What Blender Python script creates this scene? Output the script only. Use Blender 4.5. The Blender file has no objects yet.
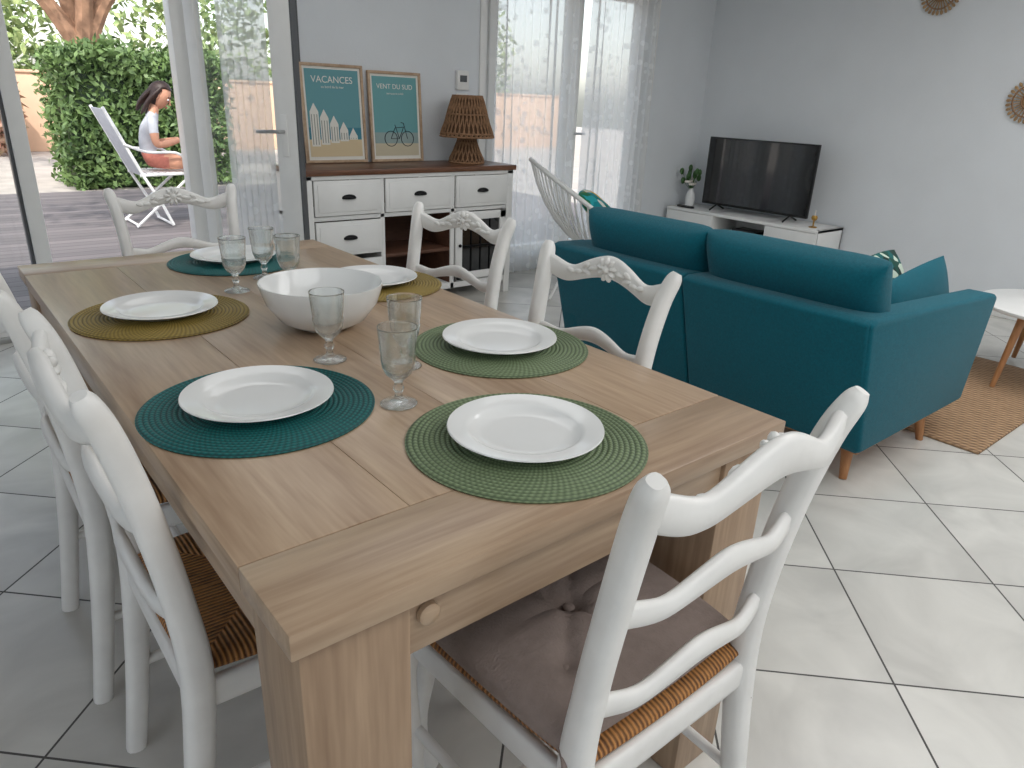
import bpy, bmesh, math, random
from mathutils import Vector, Matrix
random.seed(7)
S=bpy.context.scene
pi=math.pi
def T(x,y,z): return Matrix.Translation((x,y,z))
def RX(a): return Matrix.Rotation(math.radians(a),4,'X')
def RY(a): return Matrix.Rotation(math.radians(a),4,'Y')
def RZ(a): return Matrix.Rotation(math.radians(a),4,'Z')
I4=Matrix.Identity(4)
# ---------------------------------------------------------------- materials
def lin(c):
    return tuple(((v/255)/12.92 if v/255<=.04045 else ((v/255+.055)/1.055)**2.4) for v in c)+(1,)
def newmat(name):
    m=bpy.data.materials.new(name); m.use_nodes=True
    nt=m.node_tree; b=nt.nodes['Principled BSDF']
    return m,nt,b
def mat(name,rgb,rough=.5,metal=0,noise=0,nscale=20,bump=0,bscale=60,spec=.5,sheen=0,stretch=(1,1,1)):
    m,nt,b=newmat(name)
    b.inputs['Roughness'].default_value=rough; b.inputs['Metallic'].default_value=metal
    b.inputs['Specular IOR Level'].default_value=spec
    if sheen: b.inputs['Sheen Weight'].default_value=sheen
    c=lin(rgb); b.inputs['Base Color'].default_value=c
    N=nt.nodes; L=nt.links
    tc=N.new('ShaderNodeTexCoord'); mp=N.new('ShaderNodeMapping'); mp.inputs['Scale'].default_value=stretch
    L.new(tc.outputs['Object'],mp.inputs[0])
    if noise:
        n=N.new('ShaderNodeTexNoise'); n.inputs['Scale'].default_value=nscale; n.inputs['Detail'].default_value=5
        L.new(mp.outputs[0],n.inputs['Vector'])
        r=N.new('ShaderNodeValToRGB')
        r.color_ramp.elements[0].position=.3; r.color_ramp.elements[1].position=.7
        r.color_ramp.elements[0].color=tuple(v*(1-noise) for v in c[:3])+(1,)
        r.color_ramp.elements[1].color=tuple(min(1,v*(1+noise)) for v in c[:3])+(1,)
        L.new(n.outputs['Fac'],r.inputs[0]); L.new(r.outputs[0],b.inputs['Base Color'])
    if bump:
        n=N.new('ShaderNodeTexNoise'); n.inputs['Scale'].default_value=bscale; n.inputs['Detail'].default_value=3
        L.new(mp.outputs[0],n.inputs['Vector'])
        bp=N.new('ShaderNodeBump'); bp.inputs['Strength'].default_value=bump; bp.inputs['Distance'].default_value=.01
        L.new(n.outputs['Fac'],bp.inputs['Height']); L.new(bp.outputs[0],b.inputs['Normal'])
    return m
def mathn(nt,op,a,b=None,c=None):
    n=nt.nodes.new('ShaderNodeMath'); n.operation=op
    for i,v in enumerate((a,b,c)):
        if v is None: continue
        if isinstance(v,(int,float)): n.inputs[i].default_value=v
        else: nt.links.new(v,n.inputs[i])
    return n.outputs[0]
def woodmat(name,dark,light,scale,rough=.4,fine=1.0):
    m,nt,b=newmat(name); N=nt.nodes; L=nt.links
    tc=N.new('ShaderNodeTexCoord'); mp=N.new('ShaderNodeMapping'); mp.inputs['Scale'].default_value=scale
    L.new(tc.outputs['Object'],mp.inputs[0])
    n=N.new('ShaderNodeTexNoise'); n.inputs['Scale'].default_value=1; n.inputs['Detail'].default_value=8; n.inputs['Roughness'].default_value=.62; n.inputs['Distortion'].default_value=.5
    L.new(mp.outputs[0],n.inputs['Vector'])
    mp2=N.new('ShaderNodeMapping'); mp2.inputs['Scale'].default_value=tuple(s*6*fine for s in scale)
    L.new(tc.outputs['Object'],mp2.inputs[0])
    n2=N.new('ShaderNodeTexNoise'); n2.inputs['Scale'].default_value=1; n2.inputs['Detail'].default_value=2
    L.new(mp2.outputs[0],n2.inputs['Vector'])
    s=mathn(nt,'MULTIPLY_ADD',n2.outputs['Fac'],.35,mathn(nt,'MULTIPLY',n.outputs['Fac'],.65))
    r=N.new('ShaderNodeValToRGB'); r.color_ramp.elements[0].position=.34; r.color_ramp.elements[1].position=.66
    r.color_ramp.elements[0].color=lin(dark); r.color_ramp.elements[1].color=lin(light)
    L.new(s,r.inputs[0]); L.new(r.outputs[0],b.inputs['Base Color'])
    b.inputs['Roughness'].default_value=rough
    bp=N.new('ShaderNodeBump'); bp.inputs['Strength'].default_value=.12; bp.inputs['Distance'].default_value=.004
    L.new(s,bp.inputs['Height']); L.new(bp.outputs[0],b.inputs['Normal'])
    return m
def thinglass(name,tint=(1,1,1),edgecol=(1,1,1),base=.06,edge=.6,rough=.02,pw=2.0):
    m=bpy.data.materials.new(name); m.use_nodes=True; nt=m.node_tree; nt.nodes.clear(); N=nt.nodes; L=nt.links
    o=N.new('ShaderNodeOutputMaterial'); mx=N.new('ShaderNodeMixShader'); t=N.new('ShaderNodeBsdfTransparent'); g=N.new('ShaderNodeBsdfGlossy')
    g.inputs['Roughness'].default_value=rough
    lw=N.new('ShaderNodeLayerWeight'); lw.inputs[0].default_value=.35
    p=mathn(nt,'POWER',lw.outputs['Facing'],pw)
    cm_=N.new('ShaderNodeMix'); cm_.data_type='RGBA'; cm_.inputs[6].default_value=tint+(1,); cm_.inputs[7].default_value=edgecol+(1,)
    L.new(p,cm_.inputs[0]); L.new(cm_.outputs[2],t.inputs[0])
    f=mathn(nt,'MULTIPLY_ADD',p,edge,base)
    L.new(f,mx.inputs[0]); L.new(t.outputs[0],mx.inputs[1]); L.new(g.outputs[0],mx.inputs[2]); L.new(mx.outputs[0],o.inputs[0])
    return m
def realglass(name):
    m=bpy.data.materials.new(name); m.use_nodes=True; nt=m.node_tree; nt.nodes.clear(); N=nt.nodes; L=nt.links
    o=N.new('ShaderNodeOutputMaterial'); mx=N.new('ShaderNodeMixShader'); t=N.new('ShaderNodeBsdfTransparent'); g=N.new('ShaderNodeBsdfGlass')
    t.inputs[0].default_value=(.98,.99,.99,1); g.inputs['Color'].default_value=(.97,.985,.985,1); g.inputs['IOR'].default_value=1.48; g.inputs['Roughness'].default_value=0
    mx.inputs[0].default_value=.8
    L.new(t.outputs[0],mx.inputs[1]); L.new(g.outputs[0],mx.inputs[2]); L.new(mx.outputs[0],o.inputs[0]); return m
M_white=mat('white_paint',(238,238,236),.38,noise=.03,nscale=8)
M_chair=mat('chair_paint',(240,239,236),.33,noise=.05,nscale=14,bump=.08,bscale=30)
M_wall=mat('wall_plaster',(228,232,236),.85,noise=.02,nscale=3,bump=.15,bscale=90)
M_ceil=mat('ceiling_paint',(240,240,240),.9)
M_oakY=woodmat('oak_lengthwise',(154,127,103),(194,169,142),(16,1.1,16),.30)
M_oakX=woodmat('oak_crosswise',(154,127,103),(194,169,142),(1.1,16,16),.30)
M_oakZ=woodmat('oak_upright',(142,116,93),(182,155,128),(16,16,1.1),.42)
M_seam=mat('dark_seam',(70,55,45),.7)
M_topwood=woodmat('sideboard_top_wood',(78,48,32),(128,86,60),(1.2,14,14),.35)
M_brownin=woodmat('brown_interior',(70,44,32),(105,70,52),(2,12,12),.6)
M_black=mat('black_metal',(18,18,20),.35,metal=.6)
M_blackpl=mat('black_plastic',(12,12,14),.3)
M_screen=mat('tv_glass',(10,12,15),.06,spec=.8)
M_grey=mat('grey_gasket',(90,92,95),.5)
M_steel=mat('brushed_metal',(190,190,190),.3,metal=1)
M_teal=mat('teal_fabric',(0,92,108),.85,noise=.14,nscale=120,bump=.35,bscale=450,sheen=.12,spec=.2)
M_tealdk=mat('teal_seam',(2,40,56),.9)
M_leg=woodmat('beech_leg',(150,98,58),(190,138,92),(14,14,2),.4)
M_taupe=mat('taupe_cotton',(150,135,128),.9,noise=.06,nscale=60,bump=.3,bscale=260,spec=.2)
M_porc=mat('porcelain',(240,241,240),.12,spec=.6)
M_glass=realglass('drinking_glass')
M_pane=thinglass('window_glass',(.96,.98,.98),(.9,.94,.94),.04,.35)
M_skin=mat('skin',(206,150,122),.55,noise=.05,nscale=30)
M_hair=mat('dark_hair',(52,34,28),.5,noise=.3,nscale=60,stretch=(1,1,.15))
M_shirt=mat('pale_tee',(188,190,196),.85,noise=.08,nscale=20)
M_short=mat('coral_shorts',(196,120,104),.85,noise=.1,nscale=40)
M_eye=mat('eye_white',(235,235,235),.2); M_lip=mat('lip',(170,80,78),.5)
M_paper=mat('paper_white',(238,236,228),.7)
M_frame=woodmat('frame_wood',(170,140,112),(205,178,150),(8,8,8),.5)
def flat(n,rgb,rough=.6): return mat(n,rgb,rough)
def rushmat():
    m,nt,b=newmat('rush_weave'); N=nt.nodes; L=nt.links
    tc=N.new('ShaderNodeTexCoord'); sp=N.new('ShaderNodeSeparateXYZ'); L.new(tc.outputs['Object'],sp.inputs[0])
    ax=mathn(nt,'ABSOLUTE',sp.outputs[0]); ay=mathn(nt,'ABSOLUTE',sp.outputs[1])
    mn=mathn(nt,'MINIMUM',ax,ay)
    w=mathn(nt,'MULTIPLY_ADD',mathn(nt,'SINE',mathn(nt,'MULTIPLY',mn,2*pi/.0085)),.5,.5)
    n=N.new('ShaderNodeTexNoise'); n.inputs['Scale'].default_value=45; n.inputs['Detail'].default_value=4; L.new(tc.outputs['Object'],n.inputs['Vector'])
    s=mathn(nt,'MULTIPLY_ADD',w,.5,mathn(nt,'MULTIPLY',n.outputs['Fac'],.6))
    r=N.new('ShaderNodeValToRGB'); r.color_ramp.elements[0].position=.2; r.color_ramp.elements[1].position=.8
    r.color_ramp.elements[0].color=lin((80,44,20)); r.color_ramp.elements[1].color=lin((206,144,82))
    L.new(s,r.inputs[0]); L.new(r.outputs[0],b.inputs['Base Color']); b.inputs['Roughness'].default_value=.6
    bp=N.new('ShaderNodeBump'); bp.inputs['Strength'].default_value=.9; bp.inputs['Distance'].default_value=.004
    L.new(w,bp.inputs['Height']); L.new(bp.outputs[0],b.inputs['Normal']); return m
M_rush=rushmat()
def weavemat(name,rgb,rgb2):
    m,nt,b=newmat(name); N=nt.nodes; L=nt.links
    tc=N.new('ShaderNodeTexCoord'); sp=N.new('ShaderNodeSeparateXYZ'); L.new(tc.outputs['Object'],sp.inputs[0])
    an=mathn(nt,'ARCTAN2',sp.outputs[1],sp.outputs[0])
    rd=mathn(nt,'SQRT',mathn(nt,'ADD',mathn(nt,'MULTIPLY',sp.outputs[0],sp.outputs[0]),mathn(nt,'MULTIPLY',sp.outputs[1],sp.outputs[1])))
    ring=mathn(nt,'FLOOR',mathn(nt,'MULTIPLY',rd,1/.0085))
    w=mathn(nt,'SINE',mathn(nt,'MULTIPLY_ADD',an,110,mathn(nt,'MULTIPLY',ring,2.0)))
    w=mathn(nt,'MULTIPLY_ADD',w,.5,.5)
    g=mathn(nt,'ABSOLUTE',mathn(nt,'SINE',mathn(nt,'MULTIPLY',rd,pi/.0085)))
    s=mathn(nt,'MULTIPLY',mathn(nt,'POWER',g,.6),mathn(nt,'MULTIPLY_ADD',w,.55,.45))
    mx=N.new('ShaderNodeMix'); mx.data_type='RGBA'; mx.inputs[6].default_value=lin(rgb2); mx.inputs[7].default_value=lin(rgb)
    L.new(s,mx.inputs[0]); L.new(mx.outputs[2],b.inputs['Base Color']); b.inputs['Roughness'].default_value=.6
    bp=N.new('ShaderNodeBump'); bp.inputs['Strength'].default_value=.6; bp.inputs['Distance'].default_value=.002
    L.new(s,bp.inputs['Height']); L.new(bp.outputs[0],b.inputs['Normal']); return m
M_mteal=weavemat('placemat_teal',(10,116,114),(0,44,48))
M_mgreen=weavemat('placemat_sage',(134,152,114),(60,78,52))
M_mmust=weavemat('placemat_mustard',(172,148,74),(86,70,24))
M_rattan=weavemat('rattan_natural',(200,165,120),(110,80,50))
def floormat():
    m,nt,b=newmat('floor_tile'); N=nt.nodes; L=nt.links
    g=N.new('ShaderNodeNewGeometry'); sp=N.new('ShaderNodeSeparateXYZ'); L.new(g.outputs['Position'],sp.inputs[0])
    k=1/math.sqrt(2); t=.453
    u=mathn(nt,'MULTIPLY',mathn(nt,'ADD',sp.outputs[0],sp.outputs[1]),k)
    v=mathn(nt,'MULTIPLY',mathn(nt,'SUBTRACT',sp.outputs[0],sp.outputs[1]),k)
    u=mathn(nt,'ADD',u,-1.41+t*40); v=mathn(nt,'ADD',v,-.827+t*40)
    fu=mathn(nt,'PINGPONG',u,t/2); fv=mathn(nt,'PINGPONG',v,t/2)
    d=mathn(nt,'MINIMUM',fu,fv)
    gr=mathn(nt,'LESS_THAN',d,.0026)
    iu=mathn(nt,'FLOOR',mathn(nt,'DIVIDE',u,t)); iv=mathn(nt,'FLOOR',mathn(nt,'DIVIDE',v,t))
    cb=N.new('ShaderNodeCombineXYZ'); L.new(iu,cb.inputs[0]); L.new(iv,cb.inputs[1])
    wn=N.new('ShaderNodeTexWhiteNoise'); L.new(cb.outputs[0],wn.inputs['Vector'])
    va=N.new('ShaderNodeVectorMath'); va.operation='MULTIPLY_ADD'; L.new(wn.outputs['Color'],va.inputs[0]); va.inputs[1].default_value=(9,9,9); L.new(g.outputs['Position'],va.inputs[2])
    n=N.new('ShaderNodeTexNoise'); n.inputs['Scale'].default_value=3.5; n.inputs['Detail'].default_value=6; n.inputs['Distortion'].default_value=.8; L.new(va.outputs[0],n.inputs['Vector'])
    r=N.new('ShaderNodeValToRGB'); r.color_ramp.elements[0].position=.3; r.color_ramp.elements[1].position=.68
    r.color_ramp.elements[0].color=lin((192,190,185)); r.color_ramp.elements[1].color=lin((218,216,210)); L.new(n.outputs['Fac'],r.inputs[0])
    mx=N.new('ShaderNodeMix'); mx.data_type='RGBA'; L.new(gr,mx.inputs[0]); L.new(r.outputs[0],mx.inputs[6]); mx.inputs[7].default_value=lin((78,76,74))
    L.new(mx.outputs[2],b.inputs['Base Color'])
    L.new(mathn(nt,'MULTIPLY_ADD',gr,.5,.25),b.inputs['Roughness'])
    bp=N.new('ShaderNodeBump'); bp.inputs['Strength'].default_value=.4; bp.inputs['Distance'].default_value=.002
    L.new(mathn(nt,'SUBTRACT',1,gr),bp.inputs['Height']); L.new(bp.outputs[0],b.inputs['Normal']); return m
M_floor=floormat()
def deckmat():
    m,nt,b=newmat('deck_boards'); N=nt.nodes; L=nt.links
    g=N.new('ShaderNodeNewGeometry'); sp=N.new('ShaderNodeSeparateXYZ'); L.new(g.outputs['Position'],sp.inputs[0])
    row=mathn(nt,'DIVIDE',sp.outputs[1],.14); fr=mathn(nt,'FRACT',row); fl=mathn(nt,'FLOOR',row)
    gap=mathn(nt,'LESS_THAN',fr,.06)
    wn=N.new('ShaderNodeTexWhiteNoise'); wn.noise_dimensions='1D'; L.new(fl,wn.inputs['W'])
    n=N.new('ShaderNodeTexNoise'); n.inputs['Scale'].default_value=3; n.inputs['Detail'].default_value=5
    mp=N.new('ShaderNodeMapping'); mp.inputs['Scale'].default_value=(1,8,1); L.new(g.outputs['Position'],mp.inputs[0]); L.new(mp.outputs[0],n.inputs['Vector'])
    s=mathn(nt,'MULTIPLY_ADD',wn.outputs['Value'],.5,mathn(nt,'MULTIPLY',n.outputs['Fac'],.5))
    r=N.new('ShaderNodeValToRGB'); r.color_ramp.elements[0].color=lin((88,84,86)); r.color_ramp.elements[1].color=lin((138,130,130)); L.new(s,r.inputs[0])
    mx=N.new('ShaderNodeMix'); mx.data_type='RGBA'; L.new(gap,mx.inputs[0]); L.new(r.outputs[0],mx.inputs[6]); mx.inputs[7].default_value=lin((48,44,44))
    L.new(mx.outputs[2],b.inputs['Base Color']); b.inputs['Roughness'].default_value=.7; return m
M_deck=deckmat()
def leafmat(name,a,bc):
    m,nt,b=newmat(name); N=nt.nodes; L=nt.links
    tc=N.new('ShaderNodeTexCoord'); n=N.new('ShaderNodeTexNoise'); n.inputs['Scale'].default_value=6; n.inputs['Detail'].default_value=4
    L.new(tc.outputs['Object'],n.inputs['Vector']); r=N.new('ShaderNodeValToRGB'); r.color_ramp.elements[0].position=.35; r.color_ramp.elements[1].position=.65
    r.color_ramp.elements[0].color=lin(a); r.color_ramp.elements[1].color=lin(bc); L.new(n.outputs['Fac'],r.inputs[0]); L.new(r.outputs[0],b.inputs['Base Color'])
    b.inputs['Roughness'].default_value=.5; return m
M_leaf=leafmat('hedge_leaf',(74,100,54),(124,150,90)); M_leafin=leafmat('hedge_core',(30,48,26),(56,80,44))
M_leaf2=leafmat('tree_leaf',(108,134,78),(170,184,126)); M_pink=leafmat('oleander',(150,140,104),(212,160,140))
M_green=mat('houseplant_leaf',(60,98,48),.5,noise=.2)
M_bark=mat('bark',(160,124,100),.9,noise=.3,nscale=6,bump=.6,bscale=20)
M_stucco=mat('pale_stucco',(222,186,158),.9,noise=.05,nscale=4,bump=.2)
M_gravel=mat('pale_gravel',(180,172,164),.95,noise=.14,nscale=3,bump=.3)
def sheer():
    m=bpy.data.materials.new('sheer_voile'); m.use_nodes=True; nt=m.node_tree; nt.nodes.clear(); N=nt.nodes; L=nt.links
    o=N.new('ShaderNodeOutputMaterial'); m1=N.new('ShaderNodeMixShader'); m2=N.new('ShaderNodeMixShader')
    t=N.new('ShaderNodeBsdfTransparent'); tl=N.new('ShaderNodeBsdfTranslucent'); d=N.new('ShaderNodeBsdfDiffuse')
    tl.inputs[0].default_value=(.96,.97,.98,1); d.inputs[0].default_value=(.92,.92,.92,1)
    m1.inputs[0].default_value=.22; L.new(tl.outputs[0],m1.inputs[1]); L.new(d.outputs[0],m1.inputs[2])
    tc=N.new('ShaderNodeTexCoord'); v=N.new('ShaderNodeTexVoronoi'); v.inputs['Scale'].default_value=14; L.new(tc.outputs['Object'],v.inputs['Vector'])
    f=mathn(nt,'MULTIPLY_ADD',mathn(nt,'LESS_THAN',v.outputs['Distance'],.3),.14,.68)
    L.new(f,m2.inputs[0]); L.new(t.outputs[0],m2.inputs[1]); L.new(m1.outputs[0],m2.inputs[2]); L.new(m2.outputs[0],o.inputs[0]); return m
M_sheer=sheer()
def patternmat(name,cols,scale):
    m,nt,b=newmat(name); N=nt.nodes; L=nt.links
    tc=N.new('ShaderNodeTexCoord'); v=N.new('ShaderNodeTexVoronoi'); v.inputs['Scale'].default_value=scale; L.new(tc.outputs['Object'],v.inputs['Vector'])
    sp=N.new('ShaderNodeSeparateColor'); L.new(v.outputs['Color'],sp.inputs[0])
    r=N.new('ShaderNodeValToRGB'); r.color_ramp.interpolation='CONSTANT'; e=r.color_ramp.elements
    e[0].color=lin(cols[0]); e[1].position=1/len(cols); e[1].color=lin(cols[1])
    for i in range(2,len(cols)): q=e.new(i/len(cols)); q.color=lin(cols[i])
    L.new(sp.outputs[0],r.inputs[0]); L.new(r.outputs[0],b.inputs['Base Color']); b.inputs['Roughness'].default_value=.9; return m
M_tropic=patternmat('tropical_print',[(235,235,225),(10,140,150),(240,190,40),(30,120,80),(40,170,180)],14)
M_leafprint=patternmat('leaf_print',[(20,70,60),(190,205,190),(10,90,90),(20,50,45)],30)
def jutemat():
    m,nt,b=newmat('jute_braid'); N=nt.nodes; L=nt.links
    g=N.new('ShaderNodeTexCoord'); sp=N.new('ShaderNodeSeparateXYZ'); L.new(g.outputs['Object'],sp.inputs[0])
    w=mathn(nt,'ABSOLUTE',mathn(nt,'SINE',mathn(nt,'MULTIPLY',sp.outputs[0],pi/.03)))
    w2=mathn(nt,'SINE',mathn(nt,'MULTIPLY_ADD',sp.outputs[1],200,mathn(nt,'MULTIPLY',sp.outputs[0],150)))
    n=N.new('ShaderNodeTexNoise'); n.inputs['Scale'].default_value=30; L.new(g.outputs['Object'],n.inputs['Vector'])
    s=mathn(nt,'ADD',mathn(nt,'MULTIPLY',w,.5),mathn(nt,'MULTIPLY_ADD',w2,.15,mathn(nt,'MULTIPLY',n.outputs['Fac'],.4)))
    r=N.new('ShaderNodeValToRGB'); r.color_ramp.elements[0].position=.15; r.color_ramp.elements[1].position=.85
    r.color_ramp.elements[0].color=lin((108,84,62)); r.color_ramp.elements[1].color=lin((186,152,118)); L.new(s,r.inputs[0]); L.new(r.outputs[0],b.inputs['Base Color'])
    b.inputs['Roughness'].default_value=.9
    bp=N.new('ShaderNodeBump'); bp.inputs['Distance'].default_value=.008; L.new(s,bp.inputs['Height']); L.new(bp.outputs[0],b.inputs['Normal']); return m
M_jute=jutemat()
M_rope=mat('rope_fibre',(150,114,84),.8,noise=.3,nscale=60)
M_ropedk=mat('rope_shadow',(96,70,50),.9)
M_flower=mat('white_petal',(235,228,220),.6); M_gold=mat('brass',(190,150,80),.3,metal=.9)
# ---------------------------------------------------------------- mesh builder
class MB:
    def __init__(s): s.v=[]; s.f=[]; s.mi=[]; s.mats=[]
    def m(s,mt):
        if mt not in s.mats: s.mats.append(mt)
        return s.mats.index(mt)
    def add(s,vs,fs,mt,M=I4):
        o=len(s.v); i=s.m(mt)
        s.v+= [tuple(M@Vector(p)) for p in vs]
        for f in fs: s.f.append(tuple(o+k for k in f)); s.mi.append(i)
    def bm(s,b,mt,M=I4):
        b.verts.index_update()
        s.add([v.co.copy() for v in b.verts],[[v.index for v in f.verts] for f in b.faces],mt,M); b.free()
    def box(s,x0,x1,y0,y1,z0,z1,mt,bev=.003,M=I4,seg=2):
        b=bmesh.new(); bmesh.ops.create_cube(b,size=1)
        for v in b.verts: v.co=Vector(((x0+x1)/2+v.co.x*(x1-x0),(y0+y1)/2+v.co.y*(y1-y0),(z0+z1)/2+v.co.z*(z1-z0)))
        if bev: bmesh.ops.bevel(b,geom=b.edges[:],offset=bev,segments=seg,profile=.5,affect='EDGES')
        s.bm(b,mt,M)
    def prism(s,poly,a0,a1,mt,bev=.01,axis='y',M=I4,seg=3):
        b=bmesh.new()
        def P(p,a): return (p[0],a,p[1]) if axis=='y' else ((a,p[0],p[1]) if axis=='x' else (p[0],p[1],a))
        A=[b.verts.new(P(p,a0)) for p in poly]; B=[b.verts.new(P(p,a1)) for p in poly]
        b.faces.new(A); b.faces.new(B[::-1]); n=len(poly)
        for i in range(n): b.faces.new((A[i],B[i],B[(i+1)%n],A[(i+1)%n]))
        bmesh.ops.recalc_face_normals(b,faces=b.faces[:])
        if bev: bmesh.ops.bevel(b,geom=b.edges[:],offset=bev,segments=seg,profile=.5,affect='EDGES')
        s.bm(b,mt,M)
    def sweep(s,P,R,mt,up=(0,0,1),n=10,sq=1.0,M=I4,closed=False,caps=True):
        P=[Vector(p) for p in P]; k=len(P); up=Vector(up); vs=[]; fs=[]
        if not isinstance(R,(list,tuple)): R=[R]*k
        for i in range(k):
            if closed: t=P[(i+1)%k]-P[i-1]
            else: t=P[min(i+1,k-1)]-P[max(i-1,0)]
            t.normalize(); a=t.cross(up)
            if a.length<1e-4: a=t.cross(Vector((0,1,.01)))
            a.normalize(); c=a.cross(t)
            r=R[i]; ra,rb=(r if isinstance(r,(list,tuple)) else (r,r))
            for j in range(n):
                q=2*pi*(j+.5)/n; cs,sn=math.cos(q),math.sin(q)
                cs=math.copysign(abs(cs)**sq,cs); sn=math.copysign(abs(sn)**sq,sn)
                vs.append(P[i]+a*(ra*cs)+c*(rb*sn))
        for i in range(k if closed else k-1):
            i2=(i+1)%k
            for j in range(n): fs.append((i*n+j,i*n+(j+1)%n,i2*n+(j+1)%n,i2*n+j))
        if caps and not closed: fs.append(tuple(range(n))[::-1]); fs.append(tuple((k-1)*n+j for j in range(n)))
        s.add(vs,fs,mt,M)
    def lathe(s,prof,mt,n=32,M=I4):
        vs=[];fs=[];k=len(prof)
        for r,z in prof:
            for j in range(n):
                a=2*pi*j/n; vs.append((r*math.cos(a),r*math.sin(a),z))
        for i in range(k-1):
            for j in range(n): fs.append((i*n+j,i*n+(j+1)%n,(i+1)*n+(j+1)%n,(i+1)*n+j))
        s.add(vs,fs,mt,M)
    def ell(s,c,r,mt,M=I4,n=14,fn=None):
        vs=[];fs=[];m_=n//2+1
        for i in range(m_+1):
            ph=pi*i/m_
            for j in range(n):
                a=2*pi*j/n; p=[math.sin(ph)*math.cos(a),math.sin(ph)*math.sin(a),math.cos(ph)]
                if fn: p=fn(p)
                vs.append((c[0]+r[0]*p[0],c[1]+r[1]*p[1],c[2]+r[2]*p[2]))
        for i in range(m_):
            for j in range(n): fs.append((i*n+j,(i+1)*n+j,(i+1)*n+(j+1)%n,i*n+(j+1)%n))
        s.add(vs,fs,mt,M)
    def pillow(s,sx,sy,T_,mt,M=I4,p=6,n=18,taper=0,e=.5,fn=None,corner=0,base=0):
        vs=[];fs=[]
        g=[math.sin(pi/2*(-1+2*i/n)) for i in range(n+1)]
        for sd in (1,-1):
            for v in g:
                for u in g:
                    h=max(0,(1-abs(u)**p)*(1-abs(v)**p))**e
                    cx=1-corner*(v*v*u*u)
                    x=u*sx*(1+taper*v)*cx; y=v*sy*cx; z=sd*(T_*h+base)
                    if fn: x,y,z=fn(u,v,sd,x,y,z)
                    vs.append((x,y,z))
        k=n+1
        for q in range(2):
            o=q*k*k
            for i in range(n):
                for j in range(n):
                    f=(o+i*k+j,o+i*k+j+1,o+(i+1)*k+j+1,o+(i+1)*k+j)
                    fs.append(f if q==0 else f[::-1])
        ring=[j for j in range(n)]+[i*k+n for i in range(n)]+[n*k+j for j in range(n,0,-1)]+[i*k for i in range(n,0,-1)]
        L_=len(ring)
        for i in range(L_):
            a,b_=ring[i],ring[(i+1)%L_]; fs.append((a,a+k*k,b_+k*k,b_))
        s.add(vs,fs,mt,M)
    def slab(s,N_,xf,yf,zt,zb,th,mt,M=I4,c=.006):
        vs=[];fs=[]
        for i in range(N_+1):
            q=-1+2*i/N_; x=xf(q); y=yf(q); a=zb(q); b=zt(q); h=th/2
            for (dy,z) in ((-h,a+c),(-h+c,a),(h-c,a),(h,a+c),(h,b-c),(h-c,b),(-h+c,b),(-h,b-c)): vs.append((x,y+dy,z))
        for i in range(N_):
            for j in range(8): fs.append((i*8+j,i*8+(j+1)%8,(i+1)*8+(j+1)%8,(i+1)*8+j))
        fs.append(tuple(range(8))[::-1]); fs.append(tuple(N_*8+j for j in range(8)))
        s.add(vs,fs,mt,M)
    def text(s,body,size,mt,M,align='CENTER'):
        cu=bpy.data.curves.new('t','FONT'); cu.body=body; cu.size=size; cu.align_x=align; cu.extrude=.0004
        o=bpy.data.objects.new('t',cu); S.collection.objects.link(o)
        bpy.context.view_layer.update()
        me=bpy.data.meshes.new_from_object(o.evaluated_get(bpy.context.evaluated_depsgraph_get()))
        s.add([v.co.copy() for v in me.vertices],[tuple(p.vertices) for p in me.polygons],mt,M)
        bpy.data.objects.remove(o); bpy.data.meshes.remove(me); bpy.data.curves.remove(cu)
    def mesh(s,name,org=(0,0,0),angle=38,smooth=True):
        me=bpy.data.meshes.new(name); o=Vector(org)
        me.from_pydata([tuple(Vector(v)-o) for v in s.v],[],s.f)
        for mt in s.mats: me.materials.append(mt)
        me.polygons.foreach_set('material_index',s.mi)
        if smooth:
            me.polygons.foreach_set('use_smooth',[True]*len(s.f)); me.update()
            me.set_sharp_from_angle(angle=math.radians(angle))
        me.update(); return me
    def done(s,name,org=(0,0,0),rot=0,angle=38,smooth=True):
        me=s.mesh(name,org,angle,smooth); return place(name,me,org,rot)
def place(name,me,loc,rot=0):
    o=bpy.data.objects.new(name,me); o.location=loc; o.rotation_euler=(0,0,math.radians(rot)); S.collection.objects.link(o); return o
def cr(pts,k=6):
    pts=[tuple(p) for p in pts]; out=[]; n=len(pts)
    for i in range(n-1):
        p0=pts[max(i-1,0)];p1=pts[i];p2=pts[i+1];p3=pts[min(i+2,n-1)]
        for j in range(k):
            t=j/k
            out.append(tuple(.5*((2*b)+(-a+c)*t+(2*a-5*b+4*c-d)*t*t+(-a+3*b-3*c+d)*t**3) for a,b,c,d in zip(p0,p1,p2,p3)))
    out.append(pts[-1]); return out
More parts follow.
